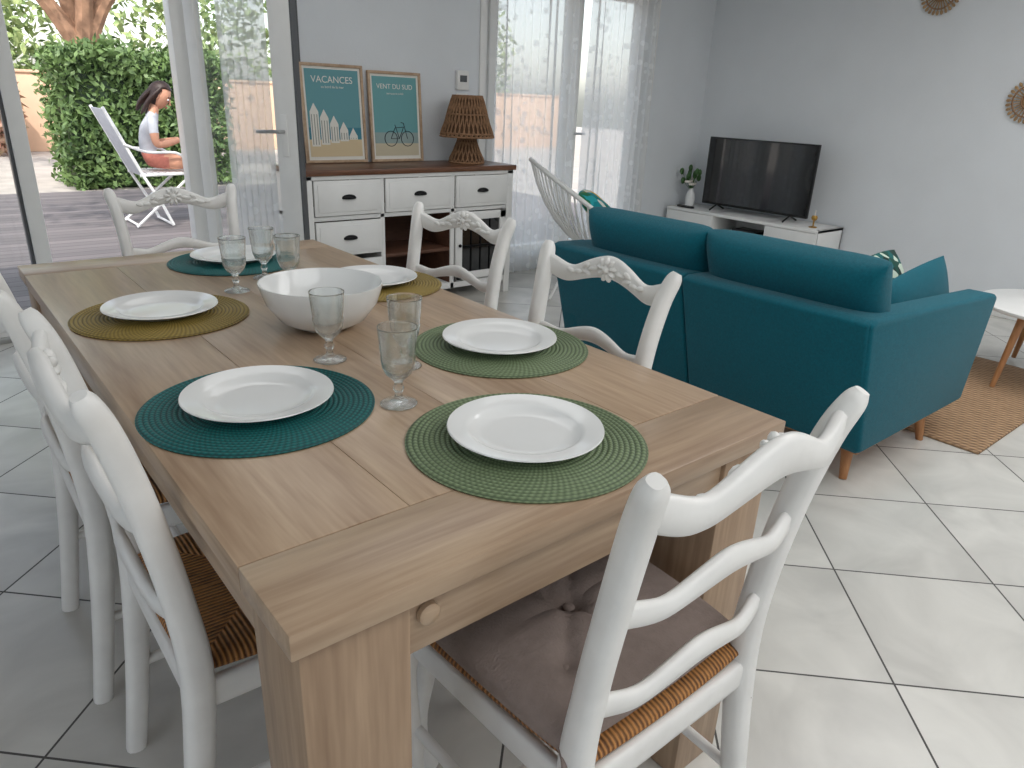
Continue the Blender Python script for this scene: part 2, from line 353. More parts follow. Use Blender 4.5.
# ---------------------------------------------------------------- room
X0,X1,Y0,Y1,H=-2.0,5.65,-2.6,4.22,2.5
def simple(name,boxes,mt,bev=0):
    b=MB()
    for q in boxes: b.box(*q,mt,bev)
    return b.done(name)
simple('floor',[(X0-.2,X1+.2,Y0-.2,Y1+.2,-.1,0)],M_floor)
simple('ceiling',[(X0-.2,X1+.2,Y0-.2,Y1+.2,H,H+.1)],M_ceil)
D0,D1,DH=-.45,1.85,2.15; W0,W1=3.2,4.88
simple('wall_back',[(X0-.2,D0,Y1,Y1+.2,0,H),(D0,D1,Y1,Y1+.2,DH,H),(D1,W0,Y1,Y1+.2,0,H),(W0,W1,Y1,Y1+.2,DH,H),(W1,X1+.2,Y1,Y1+.2,0,H)],M_wall)
simple('wall_right',[(X1,X1+.2,Y0-.2,Y1,0,H)],M_wall)
simple('wall_left',[(X0-.2,X0,Y0-.2,-1.2,0,H),(X0-.2,X0,1.2,Y1,0,H),(X0-.2,X0,-1.2,1.2,0,.9),(X0-.2,X0,-1.2,1.2,2.15,H)],M_wall)
simple('wall_front',[(X0,X1,Y0-.2,Y0,0,H)],M_wall)
simple('baseboard_right',[(X1-.012,X1-.001,Y0,Y1-.013,0.001,.07)],M_white,.002)
simple('baseboard_back',[(D1+.04,W0-.06,Y1-.012,Y1-.001,0.001,.07),(W1+.06,X1,Y1-.012,Y1-.001,0.001,.07)],M_white,.002)
b=MB()
fy0,fy1=Y1+.05,Y1+.12
b.box(D0,D0+.07,fy0,fy1,0,DH,M_white); b.box(D1-.06,D1,fy0,fy1,0,DH,M_white); b.box(D0,D1,fy0,fy1,DH-.07,DH,M_white); b.box(D0,D1,fy0,fy1,0,.03,M_steel)
b.box(.43,.50,fy0-.02,fy1,.03,DH-.07,M_white,.006); b.box(.415,.43,fy0,fy1,.03,DH-.07,M_grey,.002)
b.box(1.21,1.30,fy0-.03,fy1,.03,DH-.07,M_white,.006); b.box(1.30,1.312,fy0,fy1,.03,DH-.07,M_grey,.002)
for a,c in ((D0+.07,.415),(1.312,D1-.06)):
    b.box(a,c,fy0+.01,fy1-.01,.03,.12,M_white); b.box(a,c,fy0+.01,fy1-.01,DH-.15,DH-.07,M_white)
    b.add([(a,fy0+.035,.12),(c,fy0+.035,.12),(c,fy0+.035,DH-.15),(a,fy0+.035,DH-.15)],[(0,1,2,3)],M_pane)
b.done('door_1',(0.7,Y1+.08,0))
b=MB(); Lw=.655; sw=.13
b.box(0,.07,-.02,.02,.03,DH-.1,M_white,.005); b.box(Lw-sw,Lw,-.02,.02,.03,DH-.1,M_white,.005); b.box(Lw,Lw+.012,-.018,.018,.03,DH-.1,M_grey,.002)
b.box(.07,Lw-sw,-.02,.02,.03,.16,M_white,.003); b.box(.07,Lw-sw,-.02,.02,DH-.2,DH-.1,M_white,.003)
b.add([(.07,0,.16),(Lw-sw,0,.16),(Lw-sw,0,DH-.2),(.07,0,DH-.2)],[(0,1,2,3)],M_pane)
for sgn in (-1,1):
    b.box(Lw-.095,Lw-.055,sgn*.02-.004,sgn*.02+.004,.94,1.14,M_white,.003)
    b.sweep([(Lw-.075,sgn*.02,1.06),(Lw-.075,sgn*.07,1.06),(Lw-.10,sgn*.075,1.06),(Lw-.20,sgn*.075,1.055)],.009,M_steel)
vs=[];fs=[]; nx,nz=48,6
for j in range(nz+1):
    for i in range(nx+1):
        x=.22+(Lw-sw-.23)*i/nx; vs.append((x,-.032-.008*math.sin(i*.9),.2+(DH-.42)*j/nz))
for j in range(nz):
    for i in range(nx): fs.append((j*(nx+1)+i,j*(nx+1)+i+1,(j+1)*(nx+1)+i+1,(j+1)*(nx+1)+i))
b.add(vs,fs,M_sheer)
b.done('door_2',(0,0,0)); o=bpy.data.objects['door_2']; o.location=(1.275,4.19,0); o.rotation_euler=(0,0,math.radians(-62))
b=MB()
b.box(W0,W0+.06,fy0,fy1,0,DH,M_white); b.box(W1-.06,W1,fy0,fy1,0,DH,M_white); b.box(W0,W1,fy0,fy1,DH-.06,DH,M_white); b.box(W0,W1,fy0,fy1,0,.04,M_white)
mid=4.06
for a,c in ((W0+.06,mid),(mid,W1-.06)):
    b.box(a,a+.07,fy0-.02,fy1-.02,.04,DH-.06,M_white,.005); b.box(c-.07,c,fy0-.02,fy1-.02,.04,DH-.06,M_white,.005)
    b.box(a+.07,c-.07,fy0-.02,fy1-.02,.04,.2,M_white,.004); b.box(a+.07,c-.07,fy0-.02,fy1-.02,DH-.16,DH-.06,M_white,.004)
    b.add([(a+.07,fy0+.01,.2),(c-.07,fy0+.01,.2),(c-.07,fy0+.01,DH-.16),(a+.07,fy0+.01,DH-.16)],[(0,1,2,3)],M_pane)
b.box(mid-.02,mid+.02,fy0-.03,fy0-.02,.9,1.12,M_white,.003); b.sweep([(mid,fy0-.03,1.03),(mid,fy0-.07,1.03),(mid+.11,fy0-.075,1.03)],.009,M_steel)
b.done('window_1',(mid,Y1+.08,0))
simple('trim_1',[(W0-.05,W0,Y1-.012,Y1-.001,0,DH+.05),(W1,W1+.05,Y1-.012,Y1-.001,0,DH+.05),(W0,W1,Y1-.012,Y1-.001,DH,DH+.05)],M_white,.003)
simple('trim_2',[(D1,D1+.03,Y1-.012,Y1-.001,0,DH+.03),(D0-.03,D0,Y1-.012,Y1-.001,0,DH+.03)],M_grey,.003)
b=MB(); b.box(X0-.14,X0-.08,-1.2,1.2,.9,.96,M_white); b.box(X0-.14,X0-.08,-1.2,1.2,2.09,2.15,M_white)
for y in (-1.2,-.03,1.14): b.box(X0-.14,X0-.08,y,y+.06,.9,2.15,M_white)
b.add([(X0-.11,-1.2,.9),(X0-.11,1.2,.9),(X0-.11,1.2,2.15),(X0-.11,-1.2,2.15)],[(0,1,2,3)],M_pane)
b.done('window_2',(X0-.1,0,1.5))
def curtain(x0,x1,ph,amp=.03):
    b=MB(); nx,nz=150,14; vs=[];fs=[]
    for j in range(nz+1):
        z=.03+2.22*j/nz
        for i in range(nx+1):
            u=i/nx; x=x0+(x1-x0)*u
            y=Y1-.075+amp*math.sin(u*62+ph)*(.65+.35*math.sin(u*9+z))+.01*math.sin(u*23+z*2)
            vs.append((x,y,z))
    for j in range(nz):
        for i in range(nx): fs.append((j*(nx+1)+i,j*(nx+1)+i+1,(j+1)*(nx+1)+i+1,(j+1)*(nx+1)+i))
    b.add(vs,fs,M_sheer); 
    b.sweep([(x0-.03,Y1-.075,2.27),(x1+.03,Y1-.075,2.27)],.012,M_steel)
    for xx in (x0-.02,x1+.02): b.sweep([(xx,Y1-.075,2.27),(xx,Y1-.002,2.27)],.008,M_steel)
    b.done('sheer_curtain',((x0+x1)/2,Y1-.07,1.1))
curtain(3.24,3.99,0); curtain(4.12,4.86,2)
b=MB(); b.box(2.955,3.05,Y1-.03,Y1-.001,1.30,1.42,M_white,.006); b.box(2.975,3.03,Y1-.034,Y1-.029,1.35,1.39,M_grey,.002); b.box(2.96,3.045,Y1-.028,Y1-.001,1.17,1.28,M_white,.006); b.box(2.985,3.02,Y1-.032,Y1-.027,1.2,1.25,M_frame,.002); b.done('thermostat',(3.0,Y1,1.3))
# ---------------------------------------------------------------- dining table
TX0,TX1,TY0,TY1,TZ=.20,1.10,.56,2.45,.76
b=MB(); e=.14; th=.034
b.box(TX0,TX1,TY0,TY0+e,TZ-th,TZ,M_oakX,.0025); b.box(TX0,TX1,TY1-e,TY1,TZ-th,TZ,M_oakX,.0025)
mY=(TY0+TY1)/2
for (a,c) in ((TX0,TX0+.225),(TX0+.225,TX0+.45),(TX0+.45,TX0+.675),(TX0+.675,TX1)):
    b.box(a+.0003,c-.0003,TY0+e+.001,TY1-e-.001,TZ-th,TZ-.0003,M_oakY,.001)
b.box(TX0+.01,TX1-.01,TY0+.01,TY1-.01,TZ-th-.004,TZ-.008,M_seam,0)
ins=.012; lw=.135
for x in (TX0+ins,TX1-ins-lw):
    for y in (TY0+ins,TY1-ins-lw): b.box(x,x+lw,y,y+lw,0,TZ-th,M_oakZ,.004)
for y in (TY0+ins+.008,TY1-ins-.008-.025): b.box(TX0+ins+lw,TX1-ins-lw,y,y+.025,TZ-th-.085,TZ-th,M_oakX,.002)
for x in (TX0+ins+.008,TX1-ins-.008-.025): b.box(x,x+.025,TY0+ins+lw,TY1-ins-lw,TZ-th-.085,TZ-th,M_oakY,.002)
b.lathe([(0,0),(.012,0),(.0145,.003),(.0145,.010),(.010,.013),(0,.013)],M_oakX,20,T(TX0+.172,TY0+ins+.008,TZ-th-.03)@RX(90))
b.done('dining_table',((TX0+TX1)/2,mY,0))
# ---------------------------------------------------------------- dining chair
def chair_mesh():
    b=MB(); C=M_chair
    for sx in (-1,1):
        pts=cr([(sx*.187,-.245,0,.017,.019),(sx*.189,-.215,.2,.019,.021),(sx*.19,-.19,.43,.021,.024),(sx*.186,-.198,.58,.019,.022),(sx*.186,-.222,.74,.018,.021),(sx*.194,-.246,.85,.018,.020),(sx*.204,-.264,.904,.018,.017),(sx*.208,-.271,.922,.010,.010)],5)
        b.sweep([p[:3] for p in pts],[(p[3],p[4]) for p in pts],C,up=(0,1,0),n=12,sq=.75)
        pts=cr([(sx*.203,.185,.44,.026),(sx*.212,.2,.38,.027),(sx*.214,.204,.31,.022),(sx*.2,.19,.14,.015),(sx*.203,.196,.04,.016),(sx*.21,.205,0,.019)],5)
        b.sweep([p[:3] for p in pts],[p[3] for p in pts],C,up=(0,1,0),n=12,sq=.8)
        b.sweep([(sx*.188,-.19,.405),(sx*.205,.18,.405)],[(.011,.026)]*2,C,sq=.5,n=12)
        b.sweep([(sx*.187,-.215,.2),(sx*.2,.19,.2)],[.010]*2,C,n=10)
    b.slab(24,lambda q:q*.19,lambda q:.195,lambda q:.43,lambda q:.375-.018*math.cos(q*pi)+.012,.022,C)
    b.sweep([(-.185,-.195,.405),(.185,-.195,.405)],[(.011,.026)]*2,C,sq=.5,n=12)
    b.sweep([(-.193,0,.2),(.193,0,.2)],[.010]*2,C,n=10)
    bow=lambda q,y0,a:y0-a*(1-q*q)
    b.slab(48,lambda q:q*.198,lambda q:bow(q,-.256,.028),
           lambda q:.889+.030*math.exp(-(q/.36)**2)-.014*math.exp(-((abs(q)-.62)/.2)**2)+.012*abs(q)**6,
           lambda q:.843+.022*math.exp(-(q/.4)**2)-.010*math.exp(-((abs(q)-.68)/.22)**2)+.012*abs(q)**8,.020,C)
    for zc,yy,w in ((.71,-.219,.184),(.555,-.198,.182)):
        b.slab(36,lambda q:q*w,lambda q:bow(q,yy,.026),
           lambda q:zc+.017+.02*math.exp(-(q/.34)**2)-.010*math.exp(-((abs(q)-.62)/.2)**2),
           lambda q:zc-.017+.016*math.exp(-(q/.4)**2)-.008*math.exp(-((abs(q)-.68)/.22)**2),.018,C)
    cy=-.256-.028+.012; cz=.888
    b.ell((0,cy,cz),(.012,.012,.012),C,n=12)
    for i in range(9):
        a=2*pi*i/9; b.ell((0,0,0),(.0068,.009,.0125),C,T(.019*math.sin(a),cy,cz+.019*math.cos(a))@RY(math.degrees(a)),n=8)
    for sx in (-1,1):
        for k,(dx,dz,l,rr) in enumerate(((.045,-.002,.018,100),(.068,-.014,.016,75),(.068,.002,.013,120),(.092,-.018,.015,95),(.115,-.018,.013,80))):
            b.ell((0,0,0),(.007,.007,l),C,T(sx*dx,bow(dx/.198,-.256,.028)+.010,cz-.004+dz)@RY(sx*rr),n=8)
    def fn(u,v,sd,x,y,z): return (x,y+.005,z+.445-(.010*(1-u*u)*(1-v*v) if sd>0 else 0))
    b.pillow(.205,.205,.018,M_rush,p=10,n=20,taper=.09,fn=fn,corner=.03)
    return b.mesh('dining_chair',angle=50)
cm=chair_mesh()
CH=[(.712,.645,0),(.99,1.16,90),(1.10,1.85,100),(.73,2.51,180),(.375,1.105,-90),(.35,1.655,-90)]
for x,y,r in CH: place('dining_chair',cm,(x,y,0),r)
b=MB()
def cf(u,v,sd,x,y,z):
    d=math.hypot(u,v)
    if sd>0:
        z-=.026*math.exp(-(d/.13)**2)
        for (a,c) in ((.5,.5),(-.5,.5),(.5,-.5),(-.5,-.5)): z-=.014*math.exp(-(((u-a)**2+(v-c)**2)/.012))
        z-=.016*math.exp(-((abs(u)-abs(v))/.05)**2)*max(0,1-d*.85)
        z-=.010*math.exp(-(min(abs(u),abs(v))/.05)**2)*max(0,1-d)
    else: z=max(z,-.012)
    return x,y,z
b.pillow(.205,.20,.034,M_taupe,p=5,n=52,fn=cf,taper=.04,base=.004,corner=.03)
b.ell((0,0,.012),(.010,.010,.005),M_taupe)
for (a,c) in ((.5,.5),(-.5,.5),(.5,-.5),(-.5,-.5)): b.ell((a*.205,c*.20,.018),(.007,.007,.004),M_taupe)
for sx in (-1,1):
    b.sweep(cr([(sx*.185,-.175,0),(sx*.2,-.205,-.01),(sx*.215,-.215,-.05),(sx*.205,-.23,-.12)],4),.004,M_taupe,up=(0,1,0))
b.done('seat_cushion',(0,0,0)); bpy.data.objects['seat_cushion'].location=(.70,.66,.478)
# ---------------------------------------------------------------- table ware
def lathe_mesh(name,prof,mt,n=48,angle=60):
    b=MB(); b.lathe(prof,mt,n); return b.mesh(name,angle=angle)
def matmesh(mt):
    b=MB(); N_=22; st=.0085
    prof=[(.0005,.004)]
    for i in range(N_):
        r=i*st
        prof+=[(r+st*.25,.0048),(r+st*.5,.0056),(r+st*.8,.0046),(r+st,.0034)]
    prof+=[(N_*st+.003,.002),(N_*st+.002,0),(.0005,0)]
    b.lathe(prof,mt,72); return b.mesh('placemat',angle=80)
mm={k:matmesh(v) for k,v in dict(t=M_mteal,g=M_mgreen,y=M_mmust).items()}
plate=lathe_mesh('dinner_plate',[(0.0005,.006),(.06,.006),(.082,.008),(.088,.014),(.096,.0175),(.120,.021),(.1225,.0215),(.1235,.0195),(.119,.017),(.094,.012),(.078,.002),(.072,0),(.068,.003),(.0005,.003)],M_porc,64)
for x,y,k in ((.388,1.115,'t'),(.400,1.740,'y'),(.675,.758,'g'),(.925,1.14,'g'),(.962,1.76,'y'),(.735,2.215,'t')):
    place('placemat',mm[k],(x,y,TZ+.0005)); place('dinner_plate',plate,(x,y+.004,TZ+.0062))
bowl=lathe_mesh('serving_bowl',[(.0005,.008),(.05,.009),(.09,.03),(.118,.062),(.13,.098),(.133,.104),(.136,.104),(.135,.097),(.122,.058),(.094,.020),(.06,.002),(.05,0),(.045,.003),(.0005,.003)],M_porc,64)
place('serving_bowl',bowl,(.675,1.475,TZ+.0005))
gp=[(.0004,.003),(.012,.003),(.026,.0015),(.031,.0005),(.0325,.001),(.0325,.002),(.029,.0045),(.018,.0065),(.010,.0095),(.0070,.014),(.0062,.022),(.0085,.026),(.0102,.030),(.0085,.034),(.0068,.038),(.0080,.043),(.014,.049),(.0225,.057),(.0275,.069),(.0297,.083),(.0300,.088),(.0290,.092),(.0303,.097),(.0318,.115),(.0337,.137),(.0342,.1395),(.0338,.1405),(.0330,.1395),(.0325,.137),(.0304,.115),(.0288,.098),(.0276,.092),(.0284,.087),(.0280,.082),(.0258,.071),(.0205,.060),(.0120,.0545),(.0004,.053)]
gl=lathe_mesh('wine_glass',gp,M_glass,40,angle=80)
for x,y in ((.585,.995),(.586,1.261),(.692,1.149),(.619,1.872),(.735,1.975),(.752,1.84)): place('wine_glass',gl,(x,y,TZ+.0005))
# ---------------------------------------------------------------- sofa
b=MB()
b.box(2.46,3.28,.98,2.40,.15,.34,M_teal,.02,seg=3)
pb=[(2.405,.14),(2.62,.14),(2.50,.63),(2.46,.65),(2.29,.655),(2.255,.64)]
b.prism(pb,.945,1.683,M_teal,.012); b.prism(pb,1.687,2.435,M_teal,.012)
b.box(2.42,2.47,1.68,1.69,.16,.60,M_tealdk,0)
pa=[(2.40,.145),(3.30,.145),(3.39,.585),(3.36,.60),(2.30,.655),(2.262,.64)]
b.prism(pa,.935,1.05,M_teal,.016); b.prism(pa,2.33,2.445,M_teal,.016)
b.box(2.44,3.27,.96,2.42,.122,.148,M_leg,.004)
for yc in (1.37,2.01):
    b.pillow(.36,.315,.075,M_teal,T(2.98,yc,.41),p=8,n=20,corner=.02,base=.01)
for yc,hw in ((1.325,.345),(1.995,.32)):
    Mx=T(2.47,yc,.605)@RY(-22)@RY(90)
    b.pillow(.225,hw,.08,M_teal,Mx,p=7,n=24,corner=-.01,base=.012)
for x,y,dx in ((2.50,1.02,-.03),(3.06,1.0,.02),(2.50,2.35,-.03),(3.06,2.35,.02)):
    b.sweep([(x,y,.125),(x+dx,y+(-.02 if y<1.5 else .02),0)],[.024,.014],M_leg,up=(0,1,0),n=16)
b.done('sofa',(2.85,1.69,0),angle=45)
b=MB(); b.pillow(.29,.15,.045,M_teal,T(3.05,1.115,.555)@RY(-7)@RX(76),p=3,n=20,corner=.06,e=.7); b.done('throw_pillow',(3.05,1.115,.55),angle=60)
b=MB(); b.pillow(.17,.17,.05,M_leafprint,T(3.07,1.25,.57)@RY(-5)@RX(66),p=3,n=20,corner=.07,e=.7); b.done('throw_pillow',(3.07,1.25,.57),angle=60)
b=MB(); b.box(3.13,4.5,.77,2.45,.0005,.012,M_jute,.004)
b.done('jute_rug',(3.8,1.6,0))
def coffee(cx,cy,R,z,name):
    b=MB(); b.lathe([(.0005,z-.022),(R-.01,z-.022),(R,z-.016),(R,z-.004),(R-.006,z),(.0005,z)],M_white,56,T(cx,cy,0))
    for i in range(3):
        a=2*pi*i/3+2.78
        b.sweep([(cx+R*.78*math.cos(a),cy+R*.78*math.sin(a),z-.02),(cx+R*.95*math.cos(a),cy+R*.95*math.sin(a),.0125)],[.02,.012],M_leg,up=(0,1,.1),n=14)
    b.done(name,(cx,cy,0))
coffee(4.38,.89,.40,.40,'coffee_table')
# ---------------------------------------------------------------- sideboard
b=MB(); x0,x1,y0,y1,zt=1.67,3.14,3.80,4.20,.855
b.box(x0-.015,x1+.015,y0-.015,y1,zt-.032,zt,M_topwood,.005)
b.box(x0,x0+.025,y0+.01,y1,.08,zt-.032,M_white); b.box(x1-.025,x1,y0+.01,y1,.08,zt-.032,M_white)
b.box(x0,x1,y1-.012,y1,.08,zt-.032,M_brownin,0); b.box(x0,x1,y0+.01,y1,.08,.12,M_white)
b.box(x0,x1,y0+.01,y1-.01,.575,.60,M_white)
d1,d2=2.155,2.66
for xx in (d1,d2): b.box(xx-.015,xx+.015,y0+.01,y1,.08,zt-.032,M_white)
b.box(x0,x1,y0,y0+.02,zt-.055,zt-.032,M_white,.002)
for xx in (x0,x1-.05): 
    b.box(xx,xx+.05,y0,y0+.05,0,zt-.032,M_white,.004); b.box(xx,xx+.05,y1-.05,y1,0,.1,M_white,.004)
def cup(cx,cz):
    b.ell((cx,y0-.012,cz),(.045,.02,.020),M_black,n=16,fn=lambda p:[p[0],p[1],max(p[2],-.3)])
def panel(a,c,z0,z1,pull=True):
    b.box(a,c,y0-.008,y0+.012,z0,z1,M_white,.003)
    b.box(a+.02,c-.02,y0-.012,y0-.006,z0+.02,z1-.02,M_white,.004)
    if pull: cup((a+c)/2,(z0+z1)/2)
panel(x0+.055,d1-.018,.605,.797); panel(d1+.018,d2-.018,.605,.797); panel(d2+.018,x1-.055,.605,.797)
panel(x0+.055,d1-.018,.375,.57); panel(x0+.055,d1-.018,.13,.345)
b.box(d1,d2,y0+.02,y1-.02,.33,.35,M_brownin,.002); b.box(d1+.015,d2-.015,y1-.02,y1-.013,.12,.6,M_brownin,0); b.box(d1+.0151,d1+.018,y0+.02,y1-.02,.12,.575,M_brownin,0); b.box(d2-.018,d2-.0151,y0+.02,y1-.02,.12,.575,M_brownin,0)
a,c=d2+.018,x1-.055
b.box(a,a+.05,y0-.008,y0+.012,.13,.57,M_white,.003); b.box(c-.05,c,y0-.008,y0+.012,.13,.57,M_white,.003); b.box(a,c,y0-.008,y0+.012,.13,.18,M_white,.003); b.box(a,c,y0-.008,y0+.012,.52,.57,M_white,.003)
b.box(a+.05,c-.05,y0+.004,y0+.008,.18,.52,M_screen,0); b.box(a+.04,c-.04,y0-.006,y0+.003,.34,.355,M_black,.001)
for i in range(1,4): xx=a+.05+(c-a-.1)*i/4; b.box(xx-.003,xx+.003,y0-.002,y0+.003,.18,.52,M_black,0)
b.ell((a+.025,y0-.018,.36),(.011,.011,.011),M_black)
b.done('sideboard',((x0+x1)/2,(y0+y1)/2,0))
def poster(cx,w,h,kind,rz=0):
    b=MB(); f=.016
    for (a,c,z0,z1) in ((-w/2,w/2,0,f),(-w/2,w/2,h-f,h),(-w/2,-w/2+f,f,h-f),(w/2-f,w/2,f,h-f)): b.box(a,c,-.01,.01,z0,z1,M_frame,.002)
    b.box(-w/2+f,w/2-f,0,.008,f,h-f,M_paper,0)
    def rect(a,c,z0,z1,mt,y): b.add([(a,y,z0),(c,y,z0),(c,y,z1),(a,y,z1)],[(0,1,2,3)],mt)
    i0,i1,j0,j1=-w/2+f+.014,w/2-f-.014,f+.02,h-f-.014
    tl=lambda x:i0+(i1-i0)*x; tz=lambda z:j0+(j1-j0)*z
    if kind==1:
        rect(i0,i1,j0,j1,flat('poster_sky',(104,160,168)),-.001)
        rect(i0,i1,j0,tz(.2),flat('poster_sand',(222,202,164)),-.0014)
        rect(i0,i1,tz(.2),tz(.34),flat('poster_sea',(60,132,150)),-.0014)
        cw=flat('hut_white',(236,234,226)); cg=flat('hut_grey',(150,150,140)); 
        for i in range(5):
            a=.04+.18*i; hh=.62-.07*i; z0=.12+.02*i
            b.add([(tl(a),-.002,tz(z0)),(tl(a+.16),-.002,tz(z0)),(tl(a+.16),-.002,tz(hh-.1)),(tl(a+.08),-.002,tz(hh)),(tl(a),-.002,tz(hh-.1))],[(0,1,2,3,4)],cw)
            for q in range(3): rect(tl(a+.02+.05*q),tl(a+.035+.05*q),tz(z0+.02),tz(hh-.13),cg,-.0024)
        b.text('VACANCES',.052,M_paper,T(0,-.002,tz(.85))@RX(90)); b.text('au bord de la mer',.02,M_paper,T(0,-.002,tz(.79))@RX(90))
    else:
        rect(i0,i1,j0,j1,flat('poster_teal',(110,168,172)),-.001)
        rect(i0,i1,j0,tz(.16),flat('poster_sand2',(206,196,170)),-.0014)
        rect(i0,i1,tz(.16),tz(.3),flat('poster_fence',(150,170,168)),-.0014)
        dk=flat('bicycle_dark',(40,50,60))
        r=.045; A=(tl(.36),tz(.22)); B_=(tl(.74),tz(.22))
        for q in (A,B_):
            ring=[(q[0]+r*math.cos(t*pi/12),-.003,q[1]+r*math.sin(t*pi/12)) for t in range(24)]
            b.sweep(ring,.0022,dk,up=(0,1,0),n=6,closed=True)
        for p,q in ((A,(tl(.46),tz(.36))),((tl(.46),tz(.36)),(tl(.66),tz(.37))),((tl(.66),tz(.37)),(tl(.55),tz(.22))),((tl(.55),tz(.22)),A),((tl(.55),tz(.22)),(tl(.46),tz(.40))),(B_,(tl(.66),tz(.42))),((tl(.66),tz(.42)),(tl(.6),tz(.43)))):
            b.sweep([(p[0],-.003,p[1]),(q[0],-.003,q[1])],.002,dk,up=(0,1,0),n=6)
        b.text('VENT DU SUD',.04,M_paper,T(0,-.002,tz(.85))@RX(90)); b.text('terrasse et soleil',.018,M_paper,T(0,-.002,tz(.78))@RX(90))
    o=b.done('framed_poster',(0,0,0)); o.location=(cx,4.165,.857); o.rotation_euler=(math.radians(-4),0,math.radians(rz))
poster(2.06,.40,.55,1); poster(2.48,.375,.53,2,0)
b=MB(); lx,ly,lz=2.90,4.0,.855
def strands(prof,n,tw,r):
    for sgn in (1,-1):
        for i in range(n):
            P=[]
            for k,(R,z) in enumerate(prof):
                a=2*pi*i/n+sgn*tw*k/(len(prof)-1); P.append((lx+R*math.cos(a),ly+R*math.sin(a),lz+z))
            b.sweep(P,r,M_rope,up=(0,0,1),n=5)
base=[(.115,.005),(.11,.03),(.085,.08),(.065,.13),(.06,.15)]
shade=[(.175,.165),(.168,.19),(.145,.25),(.125,.32),(.105,.385),(.095,.41)]
strands(base,22,.5,.0045); strands(shade,34,.35,.0045)
for R,z in ((.115,.006),(.06,.15),(.175,.165),(.168,.185),(.095,.41),(.13,.30)):
    b.sweep([(lx+R*math.cos(t*pi/16),ly+R*math.sin(t*pi/16),lz+z) for t in range(32)],.006,M_rope,n=8,closed=True)
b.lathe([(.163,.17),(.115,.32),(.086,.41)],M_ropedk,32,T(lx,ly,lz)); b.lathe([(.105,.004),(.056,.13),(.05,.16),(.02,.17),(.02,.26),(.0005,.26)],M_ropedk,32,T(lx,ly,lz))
for i in range(3):
    a=i*2*pi/3; b.sweep([(lx,ly,lz+.25),(lx+.115*math.cos(a),ly+.115*math.sin(a),lz+.31)],.004,M_rope,n=6)
b.done('table_lamp',(lx,ly,lz),angle=60)
# ---------------------------------------------------------------- tv stand + tv
b=MB(); ax,bx,ay,by=5.24,5.63,2.72,4.16
b.box(ax,bx,ay,by,.405,.43,M_white,.003); b.box(ax,bx,ay,by,.12,.14,M_white,.003); b.box(bx-.015,bx,ay,by,.12,.43,M_white,.002)
for y in (ay,3.15,3.67,by-.02): b.box(ax+.005,bx,y,y+.02,.12,.43,M_white,.002)
b.box(ax,ax+.018,ay,3.165,.125,.402,M_white,.003); b.box(ax,ax+.018,3.675,by,.125,.402,M_white,.003)
b.box(ax,ax+.018,3.172,3.668,.125,.27,M_white,.003); b.box(ax+.02,bx-.02,3.17,3.67,.272,.285,M_white,.001)
for y in (3.14,3.7): b.box(ax-.012,ax,y-.004,y+.004,.22,.31,M_steel,.002)
b.box(ax+.08,ax+.25,3.28,3.52,.286,.32,M_blackpl,.004)
for x in (ax+.05,bx-.05):
    for y in (ay+.07,by-.07): b.sweep([(x,y,.12),(x,y,0)],[.018,.012],M_white,up=(0,1,0),n=14)
b.done('tv_stand',(5.43,3.44,0))
b=MB(); tx=5.42
b.box(tx,tx+.03,2.93,3.93,.475,1.03,M_blackpl,.005); b.box(tx+.03,tx+.06,3.1,3.7,.53,.85,M_blackpl,.02)
b.add([(tx-.001,2.945,.495),(tx-.001,3.915,.495),(tx-.001,3.915,1.018),(tx-.001,2.945,1.018)],[(0,3,2,1)],M_screen)
for y in (3.08,3.78):
    b.sweep([(tx+.015,y,.48),(tx-.08,y,.438)],.007,M_blackpl,up=(0,1,0)); b.sweep([(tx+.015,y,.48),(tx+.12,y,.438)],.007,M_blackpl,up=(0,1,0))
b.done('television',(tx,3.4,.45))
b=MB(); vx,vy=5.42,4.06
b.lathe([(.0005,.002),(.035,.002),(.04,.01),(.042,.06),(.036,.11),(.018,.14),(.02,.155),(.017,.155),(.015,.14),(.032,.11),(.0005,.03)],M_porc,28,T(vx,vy,.4305))
for i in range(18):
    a=i*2.4; rr=.015+.014*(i%5); zz=.62+.03*(i%4)+.022*(i%3)
    p=(vx+rr*1.2*math.cos(a),vy+rr*1.5*math.sin(a),zz+.0); b.sweep([(vx,vy,.56),p],.002,M_green,up=(0,1,.1),n=5)
    if i%4==0:
        for k in range(5): q=k*2*pi/5; b.ell((p[0]+.014*math.cos(q),p[1]+.014*math.sin(q),p[2]+.004),(.016,.016,.010),M_flower,n=8)
    else: b.ell(p,(.024,.016,.03),M_green,n=8)
b.done('flower_vase',(vx,vy,.43),angle=60)
b=MB(); b.lathe([(.0005,0),(.03,0),(.03,.006),(.006,.012),(.006,.05),(.02,.06),(.024,.075),(.018,.09),(.0005,.092)],M_gold,20,T(5.36,2.83,.4305)); b.sweep([(5.36,2.83,.52),(5.36,2.83,.56)],.004,M_flower,up=(0,1,0)); b.done('candle_holder',(5.36,2.83,.43))
b=MB(); b.box(5.27,5.31,3.92,4.08,.4305,.448,M_blackpl,.004)
for i in range(5): b.ell((5.29,3.94+.028*i,.449),(.007,.007,.002),M_grey,n=8)
b.done('remote_control',(5.29,4.0,.43))
